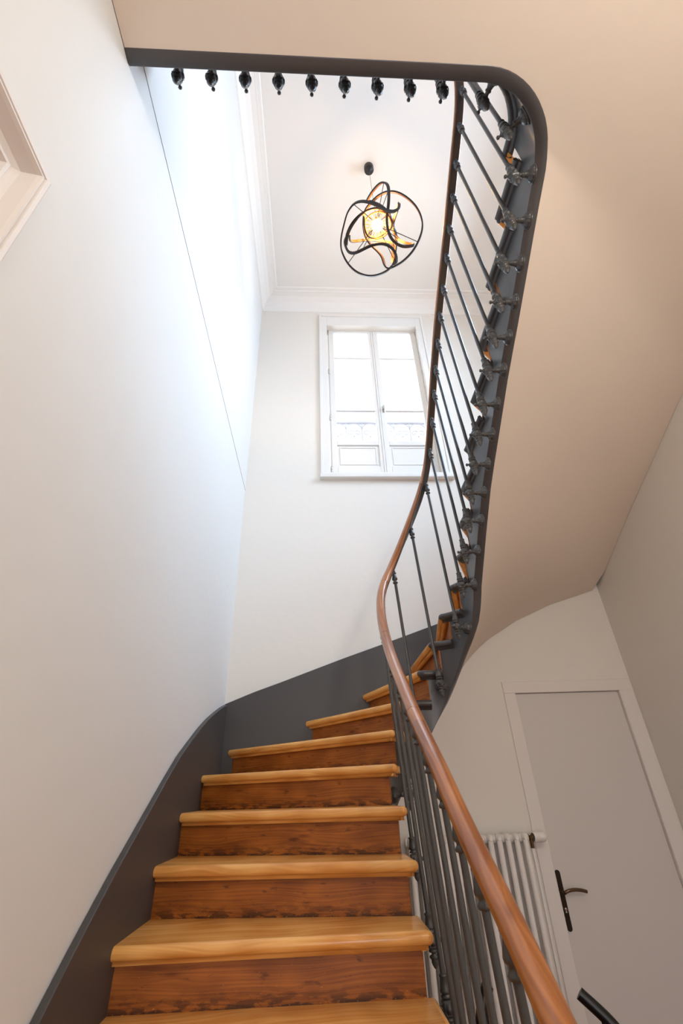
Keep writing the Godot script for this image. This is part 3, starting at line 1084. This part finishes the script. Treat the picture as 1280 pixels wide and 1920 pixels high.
func _railing() -> void:
	_posts()
	var rail := _thing("stair_railing", "wrought-iron baluster railing with a polished wooden handrail round the stairwell", "railing", Vector3(0.57, FLOOR_Y, -1.6))
	var org := -rail.position
	var H := 0.935
	
	# shared meshes, in baluster coordinates: origin at the knuckle, +x towards the string
	var st := _st()
	_lathe(st, [Vector2(0.0085, 0.06), Vector2(0.0085, H - 0.07)], 12)
	var shaft := _commit(st)
	st = _st()
	_lathe(st, [Vector2(0.009, 0.020), Vector2(0.016, 0.022), Vector2(0.017, 0.026), Vector2(0.012, 0.029), Vector2(0.012, 0.031), Vector2(0.0165, 0.033), Vector2(0.0175, 0.037), Vector2(0.0155, 0.042), Vector2(0.0115, 0.066), Vector2(0.0135, 0.068), Vector2(0.0135, 0.072), Vector2(0.0085, 0.074)], 16)
	var collar := _commit(st)
	st = _st()
	_lathe(st, [Vector2(0.0085, H - 0.082), Vector2(0.0135, H - 0.080), Vector2(0.0145, H - 0.075), Vector2(0.012, H - 0.071), Vector2(0.0095, H - 0.068), Vector2(0.0095, H - 0.063), Vector2(0.0155, H - 0.058), Vector2(0.0165, H - 0.053), Vector2(0.0145, H - 0.044), Vector2(0.0095, H - 0.024), Vector2(0.008, H - 0.021), Vector2(0.0135, H - 0.019), Vector2(0.0135, H - 0.015), Vector2(0.007, H - 0.013), Vector2(0.0095, H - 0.009), Vector2(0.0095, H - 0.003), Vector2(0.006, H + 0.004)], 16)
	var capital := _commit(st)
	st = _st()
	_box(st, Vector3(-0.0165, -0.0185, -0.0165), Vector3(0.0165, 0.0185, 0.0165), 0.005)
	for a in [0.0, PI / 2, -PI / 2]:
		var bb := Basis(Vector3.UP, a) * Basis(Vector3(0, 0, 1), PI / 2)
		# raised boss with a bud on each free face
		_lathe(st, [Vector2(0.0135, 0.0155), Vector2(0.0125, 0.0195), Vector2(0.008, 0.0205), Vector2(0.008, 0.0225), Vector2(0.0, 0.0235)], 16, Vector3.ZERO, bb, 6, 0.22)
	var bb := Basis(Vector3(0, 0, 1), PI / 2)
	_lathe(st, [Vector2(0.005, 0.021), Vector2(0.004, 0.027), Vector2(0.007, 0.030), Vector2(0.0075, 0.034), Vector2(0.005, 0.038), Vector2(0.0, 0.039)], 10, Vector3.ZERO, bb)
	var knuckle := _commit(st)
	st = _st()
	bb = Basis(Vector3(0, 0, 1), -PI / 2)
	_lathe(st, [Vector2(0.0095, 0.015), Vector2(0.0075, 0.021), Vector2(0.0075, 0.027), Vector2(0.011, 0.030), Vector2(0.0115, 0.034), Vector2(0.009, 0.037), Vector2(0.012, 0.047), Vector2(0.019, 0.060)], 16, Vector3.ZERO, bb)
	_lathe(st, [Vector2(0.014, 0.052), Vector2(0.022, 0.056), Vector2(0.028, 0.063), Vector2(0.031, 0.069), Vector2(0.030, 0.071)], 48, Vector3.ZERO, bb, 12, 0.09)
	_lathe(st, [Vector2(0.030, 0.069), Vector2(0.033, 0.070), Vector2(0.033, 0.0751)], 24, Vector3.ZERO, bb)
	var rosette := _commit(st)
	st = _st()
	_lathe(st, [Vector2(0.009, -0.017), Vector2(0.0155, -0.021), Vector2(0.016, -0.025), Vector2(0.008, -0.029), Vector2(0.007, -0.032), Vector2(0.0155, -0.036), Vector2(0.016, -0.040), Vector2(0.013, -0.042), Vector2(0.011, -0.046), Vector2(0.0115, -0.051), Vector2(0.009, -0.059), Vector2(0.0045, -0.066), Vector2(0.0, -0.070)], 14)
	var finial := _commit(st)
	var line := []
	for q in POSTS:
		var p := _w3(q.x, 0.192, q.y)
		var w := _well(q.x, 0.3) - _well(q.x, 0.2)
		var yaw := atan2(-w.y, w.x)
		var lean := Vector3(lerpf(-0.056, -0.044, clampf((q.x + 0.3) / 3.0, 0.0, 1.0)), 0, 0)
		var tilt := Basis(Vector3(0, 0, 1), atan(-lean.x / H))
		var b := _share("baluster", shaft, M.iron, rail, Transform3D(tilt * Basis(Vector3.UP, yaw), p + org))
		_share("collar", collar, M.iron, b)
		_share("capital", capital, M.iron, b)
		_share("knuckle", knuckle, M.iron, b)
		_share("rosette", rosette, M.iron, b)
		_share("finial", finial, M.iron, b)
		line.append(p + lean + Vector3(0, H, 0))
	# extend past both ends
	line.push_front(line[0] + (line[0] - line[1]) * 1.5)
	line.append(Vector3(XL + 0.002, line[-1].y, line[-1].z))
	var path := _smooth(line, 5)
	# even the curve out
	for pass_n in 10:
		var nx := path.duplicate()
		for i in range(1, path.size() - 1):
			nx[i] = path[i] * 0.5 + (path[i - 1] + path[i + 1]) * 0.25
		path = nx
	var bar := [Vector2(-0.0165, -0.004), Vector2(0.0165, -0.004), Vector2(0.0165, 0.004), Vector2(-0.0165, 0.004)]
	var wood := [Vector2(-0.019, 0.004), Vector2(0.019, 0.004), Vector2(0.022, 0.007), Vector2(0.0235, 0.014), Vector2(0.0225, 0.023), Vector2(0.019, 0.03), Vector2(0.013, 0.0355), Vector2(0.0045, 0.038), Vector2(-0.0045, 0.038), Vector2(-0.013, 0.0355), Vector2(-0.019, 0.03), Vector2(-0.0225, 0.023), Vector2(-0.0235, 0.014), Vector2(-0.022, 0.007)]
	# handrail lengths between the joints
	var cuts := [0, 0, 0, 0, 0, path.size() - 1]
	var marks := [Vector3(0.335, 0.14, -1.70), Vector3(0.40, 0.62, -2.15), Vector3(0.44, 0.98, -2.42), Vector3(0.70, 1.70, -2.40)]
	for m in marks.size():
		var best := 1e9
		for i in path.size():
			var d: float = path[i].distance_to(marks[m])
			if d < best:
				best = d
				cuts[m + 1] = i
	var frames := []
	for i in path.size():
		var t: Vector3 = (path[mini(i + 1, path.size() - 1)] - path[maxi(i - 1, 0)]).normalized()
		var side := t.cross(Vector3.UP).normalized()
		frames.append([path[i], t, side, side.cross(t).normalized()])
	for c in 5:
		var rows := []
		for i in range(cuts[c], cuts[c + 1] + 1):
			var f: Array = frames[i]
			var shift := Vector3.ZERO
			if i == cuts[c] and c > 0:
				shift = f[1] * 0.0007
			if i == cuts[c + 1] and c < 4:
				shift = -f[1] * 0.0007
			var ring := []
			for q in wood:
				ring.append(f[0] + shift + f[2] * q.x + f[3] * q.y)
			rows.append(ring)
		st = _st()
		_grid(st, rows, 0, true, 0.7, 4.0)
		_fan(st, rows[0])
		_fan_back(st, rows[-1])
		var o := _mi("handrail", st, M["rail_wood_%d" % (1 if c in [1, 2] else 0)], rail)
		o.position = org
	var rows := []
	for f in frames:
		var ring := []
		for q in bar:
			ring.append(f[0] + f[2] * q.x + f[3] * q.y)
		rows.append(ring)
	st = _st()
	_grid(st, rows, -1, true)
	_fan(st, rows[0])
	_fan_back(st, rows[-1])
	var o := _mi("rail_bar", st, M.iron, rail)
	o.position = org


func _commit(st: SurfaceTool) -> Mesh:
	st.generate_normals()
	return st.commit()


# ---------------------------------------------------------------- the pendant lamp
func _lamp() -> void:
	var c := Vector3(0.51, 3.768, -1.86)
	var lamp := _thing("pendant_lamp", "pendant lamp of tangled dark ribbon loops with copper inside and a lit bulb", "lamp", c)
	# the loops hang tilted: their open side looks down into the stairwell
	var down := -c.normalized()
	var across := Vector3.UP.cross(down).normalized()
	var tilt := Basis(across, down.cross(across), down) * Basis.from_scale(Vector3(1.0, 0.85, 1.0))
	var k := 0.000552
	var loops := [
		[[690, 1340, 150], [850, 1290, 190], [1000, 1190, 190], [1110, 1060, 160], [1190, 900, 100], [1200, 740, 30], [1150, 570, -60], [1050, 420, -150], [930, 310, -220], [800, 265, -260], [680, 280, -290], [570, 340, -300], [470, 420, -280], [420, 540, -250], [400, 680, -210], [410, 820, -150], [470, 950, -60], [550, 1060, 20], [600, 1160, 80], [615, 1270, 120], [640, 1325, 140]],
		[[500, 1390, 260], [350, 1370, 240], [200, 1270, 210], [100, 1120, 180], [50, 960, 130], [45, 840, 80], [80, 700, 40], [150, 540, 20], [220, 410, 40], [320, 325, 80], [430, 320, 130], [540, 370, 190], [650, 450, 260], [740, 530, 310], [830, 570, 320], [900, 540, 270], [915, 470, 200], [880, 560, 60], [830, 660, -80], [800, 760, -180], [830, 860, -200], [820, 980, -120], [790, 1090, 0], [760, 1200, 110], [720, 1290, 190], [640, 1355, 240]],
		[[120, 880, 240], [150, 960, 260], [230, 990, 290], [340, 970, 310], [470, 940, 330], [600, 945, 310], [700, 1000, 270], [765, 1090, 210], [785, 1200, 150], [770, 1290, 110], [730, 1280, 20], [745, 1150, -80], [770, 1010, -160], [690, 960, -230], [560, 900, -280], [440, 860, -260], [300, 840, -150], [180, 810, 40], [200, 700, 130], [160, 730, 190], [115, 800, 220]],
		[[500, 320, -200], [590, 220, -150], [690, 150, -80], [760, 145, 0], [805, 200, 70], [800, 330, 130], [770, 480, 190], [735, 600, 230], [715, 720, 260], [730, 850, 270], [770, 950, 260], [840, 1030, 230], [930, 1080, 180], [1060, 1090, 100], [960, 1045, 20], [850, 960, -80], [800, 820, -180], [790, 680, -240], [770, 560, -260], [690, 440, -270], [600, 370, -250], [530, 330, -220]],
		[[130, 860, 180], [140, 740, 130], [220, 610, 90], [320, 520, 60], [440, 465, 20], [560, 450, -20], [660, 480, -60], [740, 570, -90], [785, 680, -100], [770, 770, -90], [660, 815, -80], [540, 850, -70], [440, 790, -60], [420, 650, -40], [440, 540, -30], [430, 480, 30], [330, 540, 90], [230, 640, 140], [160, 750, 180]]]
	for li in loops.size():
		var pts := []
		for q in loops[li]:
			pts.append(tilt * (Vector3(q[0] - 617, 768 - q[1], q[2] * 0.95) * k))
		var path := _smooth(pts, 5, true)
		for pass_n in 3:
			var nx := path.duplicate()
			for i in path.size():
				nx[i] = path[i] * 0.5 + (path[i - 1] + path[(i + 1) % path.size()]) * 0.25
			path = nx
		var n := path.size()
		var outer := []
		var inner := []
		for i in n + 1:
			var p: Vector3 = path[i % n]
			var t: Vector3 = (path[(i + 1) % n] - path[(i - 1 + n) % n]).normalized()
			var rad := p - t * p.dot(t)
			rad = rad.normalized() if rad.length() > 0.01 else t.cross(Vector3.UP).normalized()
			var w := t.cross(rad).normalized() * 0.010
			outer.append([p - w, p - w + rad * 0.011, p + w + rad * 0.011, p + w])
			inner.append([p - w * 0.96 - rad * 0.0015, p + w * 0.96 - rad * 0.0015])
		var st := _st()
		_grid(st, outer, -1, true)
		var o := _mi("ribbon", st, M.ribbon_outer, lamp)
		st = _st()
		_grid(st, inner, 0)
		_mi("inner_face", st, M.ribbon_inner, o)
		# spokes to the middle
		if li != 4:
			for j in [3, 9, 15]:
				var a: Vector3 = path[(j * 5) % n]
				var b := a.normalized() * 0.055 + tilt * (Vector3(590 - 617, 768 - 680, 0) * k)
				st = _st()
				_tube(st, [a, b], 0.003, 5)
				_mi("spoke", st, M.ribbon_outer, lamp)
	var bc := tilt * (Vector3(590 - 617, 768 - 690, -20) * k)
	var st := _st()
	for i in 18:
		var a := TAU * i / 18.0
		var d := tilt * Vector3(cos(a), sin(a), -0.25).normalized()
		_tube(st, [bc + d * 0.052, bc + d * 0.098], 0.003, 5)
	_mi("fin", st, M.copper, lamp)
	st = _st()
	var ringp := []
	for i in 41:
		var a := TAU * i / 40.0
		ringp.append(bc + tilt * Vector3(0.105 * cos(a), 0.105 * sin(a), -0.025))
	_tube(st, ringp, 0.006, 6, false)
	_mi("reflector_ring", st, M.copper, lamp)
	st = _st()
	_lathe(st, [Vector2(0.014, 0.05), Vector2(0.017, 0.052), Vector2(0.017, 0.10), Vector2(0.006, 0.11), Vector2(0, 0.112)], 14, bc)
	_mi("lamp_socket", st, M.copper, lamp)
	st = _st()
	var prof := [Vector2(0.0, -0.045)]
	for i in range(1, 12):
		var a := -PI / 2 + PI * i / 13.0
		prof.append(Vector2(0.045 * cos(a), 0.045 * sin(a)))
	prof.append(Vector2(0.014, 0.052))
	_lathe(st, prof, 20, bc)
	_mi("bulb", st, M.bulb, lamp)
	var light := OmniLight3D.new()
	light.name = "bulb_light"
	light.position = bc
	light.light_color = Color(1.0, 0.80, 0.52)
	light.light_energy = 0.25
	light.light_size = 0.04
	light.omni_range = 12.0
	light.omni_attenuation = 2.0
	light.shadow_enabled = true
	lamp.add_child(light)
	# cord and canopy
	var top := Vector3(0.492, CEIL, -1.86) - c
	st = _st()
	_tube(st, [bc + Vector3(0, 0.10, 0), Vector3(top.x, bc.y + 0.4, top.z), top - Vector3(0, 0.06, 0)], 0.0016, 6)
	_mi("cord", st, M.ribbon_outer, lamp)
	st = _st()
	_lathe(st, [Vector2(0.0, -0.085), Vector2(0.012, -0.082), Vector2(0.016, -0.07), Vector2(0.040, -0.062), Vector2(0.043, -0.055), Vector2(0.043, 0.0)], 24, top)
	_mi("canopy", st, M.ribbon_outer, lamp)


# the warm globe that lights the lower hall, behind the viewer
func _hall_lamp() -> void:
	var at := Vector3(1.0, 1.4, 0.75)
	var lamp := _thing("globe_lamp", "white glass globe lamp hanging in the lower hall behind the viewer", "lamp", at)
	var st := _st()
	var prof := []
	for i in 15:
		var a := -PI / 2 + PI * i / 15.0
		prof.append(Vector2(0.18 * cos(a), 0.18 * sin(a)))
	_lathe(st, prof, 24)
	_mi("globe", st, M.globe, lamp)
	st = _st()
	_lathe(st, [Vector2(0.04, 0.17), Vector2(0.045, 0.175), Vector2(0.02, 0.21), Vector2(0.0, 0.215)], 20)
	_mi("globe_cap", st, M.bronze, lamp)
	st = _st()
	_tube(st, [Vector3(0, 0.21, 0), Vector3(0, 2.03 - at.y, 0)], 0.004, 6)
	_mi("cord", st, M.bronze, lamp)
	var light := OmniLight3D.new()
	light.name = "globe_light"
	light.light_color = Color(1.0, 0.97, 0.93)
	light.light_energy = 0.72
	light.light_size = 0.17
	light.omni_range = 12.0
	light.omni_attenuation = 2.0
	light.shadow_enabled = true
	lamp.add_child(light)


# ---------------------------------------------------------------- radiator
func _radiator() -> void:
	var x0 := 0.485
	var n := 14
	var sp := 0.0497
	var y1 := -0.215
	var y0 := -1.40
	var zc := ZB + 0.085
	var rad := _thing("radiator", "tall white column radiator standing beside the flush door", "radiator", Vector3(x0 + n * sp * 0.5, FLOOR_Y, zc))
	var org := Vector3.ZERO - rad.position
	var st := _st()
	for dz in [-0.032, 0.032]:
		_tube(st, [Vector3(0, y0 + 0.03, dz), Vector3(0, y1 - 0.03, dz)], 0.0155, 12, false)
	# rounded head and foot
	for s in [[y1, -1.0], [y0, 1.0]]:
		var rows := []
		for i in 9:
			var f := -1.0 + 2.0 * i / 8.0
			var bulge: float = sqrt(maxf(0.0, 1.0 - pow(absf(f), 3.0)))
			var ring := []
			for j in 12:
				var a := TAU * j / 12.0
				var hy: float = 0.024 * (0.35 + 0.65 * bulge)
				ring.append(Vector3(0.0195 * (0.5 + 0.5 * bulge) * cos(a), s[0] + s[1] * 0.028 + hy * sin(a), f * 0.049))
			rows.append(ring)
		_grid(st, rows, 0, true)
		_fan(st, rows[0])
		_fan_back(st, rows[-1])
		_tube(st, [Vector3(-0.026, s[0] + s[1] * 0.03, 0), Vector3(0.026, s[0] + s[1] * 0.03, 0)], 0.02, 12)
	var sec := _commit(st)
	for i in n:
		_share("section", sec, M.radiator_paint, rad, Transform3D(Basis.IDENTITY, Vector3(x0 + sp * (i + 0.5), 0, zc) + org))
	var xe := x0 + sp * n
	var vy := y1 - 0.03
	st = _st()
	var bx := Basis(Vector3(0, 0, 1), -PI / 2)
	_lathe(st, [Vector2(0.012, 0.0), Vector2(0.016, 0.004), Vector2(0.016, 0.012), Vector2(0.010, 0.014), Vector2(0.010, 0.026), Vector2(0.013, 0.028), Vector2(0.013, 0.034)], 12, Vector3(xe - 0.004, vy, zc), bx)
	_lathe(st, [Vector2(0.010, -0.05), Vector2(0.010, 0.0)], 12, Vector3(xe + 0.02, vy, zc))
	var p := _mi("valve", st, M.brass_old, rad)
	p.position = org
	st = _st()
	_lathe(st, [Vector2(0.016, 0.0), Vector2(0.020, 0.004), Vector2(0.0205, 0.024), Vector2(0.0175, 0.027), Vector2(0.0175, 0.031), Vector2(0.0205, 0.034), Vector2(0.0205, 0.055), Vector2(0.017, 0.060), Vector2(0.013, 0.061), Vector2(0.011, 0.058), Vector2(0.0, 0.058)], 24, Vector3(xe + 0.032, vy, zc), (bx * Basis(Vector3(1, 0, 0), -0.25)).scaled(Vector3(1.3, 1.3, 1.3)), 0, 0.0)
	p = _mi("valve_head", st, M.plastic_white, rad)
	p.position = org
	st = _st()
	_tube(st, [Vector3(xe + 0.02, vy - 0.05, zc), Vector3(xe + 0.02, FLOOR_Y, zc)], 0.0085, 10)
	p = _mi("supply_pipe", st, M.radiator_paint, rad)
	p.position = org
	for x in [x0 + sp * 1.5, x0 + sp * 12.5]:
		st = _st()
		_box(st, Vector3(x - 0.012, FLOOR_Y, zc - 0.03), Vector3(x + 0.012, y0 + 0.01, zc + 0.03), 0.004)
		p = _mi("foot", st, M.radiator_paint, rad)
		p.position = org


# ---------------------------------------------------------------- the black tubular frame at the foot of the picture
func _frame_thing() -> void:
	var f := _thing("tubular_frame", "black curved tubular frame whose two arms rise below the handrail near the radiator", "frame", Vector3(0.82, FLOOR_Y, -2.3))
	var org := -f.position
	for s in 2:
		var st := _st()
		var top: Vector3 = [Vector3(0.632, -0.632, -2.37), Vector3(0.998, -0.682, -2.42)][s]
		var mid: Vector3 = [Vector3(0.58, -0.735, -2.34), Vector3(1.105, -0.795, -2.36)][s]
		var low: Vector3 = [Vector3(0.545, -1.0, -2.25), Vector3(1.17, -1.0, -2.25)][s]
		var foot: Vector3 = [Vector3(0.55, -1.478, -2.25), Vector3(1.165, -1.478, -2.25)][s]
		var inside: float = [1.0, -1.0][s]
		_tube(st, _smooth([top, mid, low, foot], 8), 0.022, 12)
		var p := _mi("arm", st, M.black_plastic, f)
		p.position = org
		st = _st()
		_tube(st, _smooth([top.lerp(mid, 0.55), mid + Vector3(inside * 0.042, -0.05, 0), low + Vector3(inside * 0.075, 0, 0.0), Vector3(foot.x + inside * 0.05, foot.y, foot.z)], 8), 0.014, 10)
		p = _mi("strut", st, M.black_plastic, f)
		p.position = org
	for y in [-1.478, -1.15]:
		var st := _st()
		_tube(st, [Vector3(0.55, y, -2.25), Vector3(1.165, y, -2.25)], 0.014, 10)
		var p := _mi("cross_bar", st, M.black_plastic, f)
		p.position = org
	for x in [0.55, 1.165]:
		var st := _st()
		_tube(st, [Vector3(x, -1.478, -2.5), Vector3(x, -1.478, -2.0)], 0.0215, 10)
		var p := _mi("foot_bar", st, M.black_plastic, f)
		p.position = org
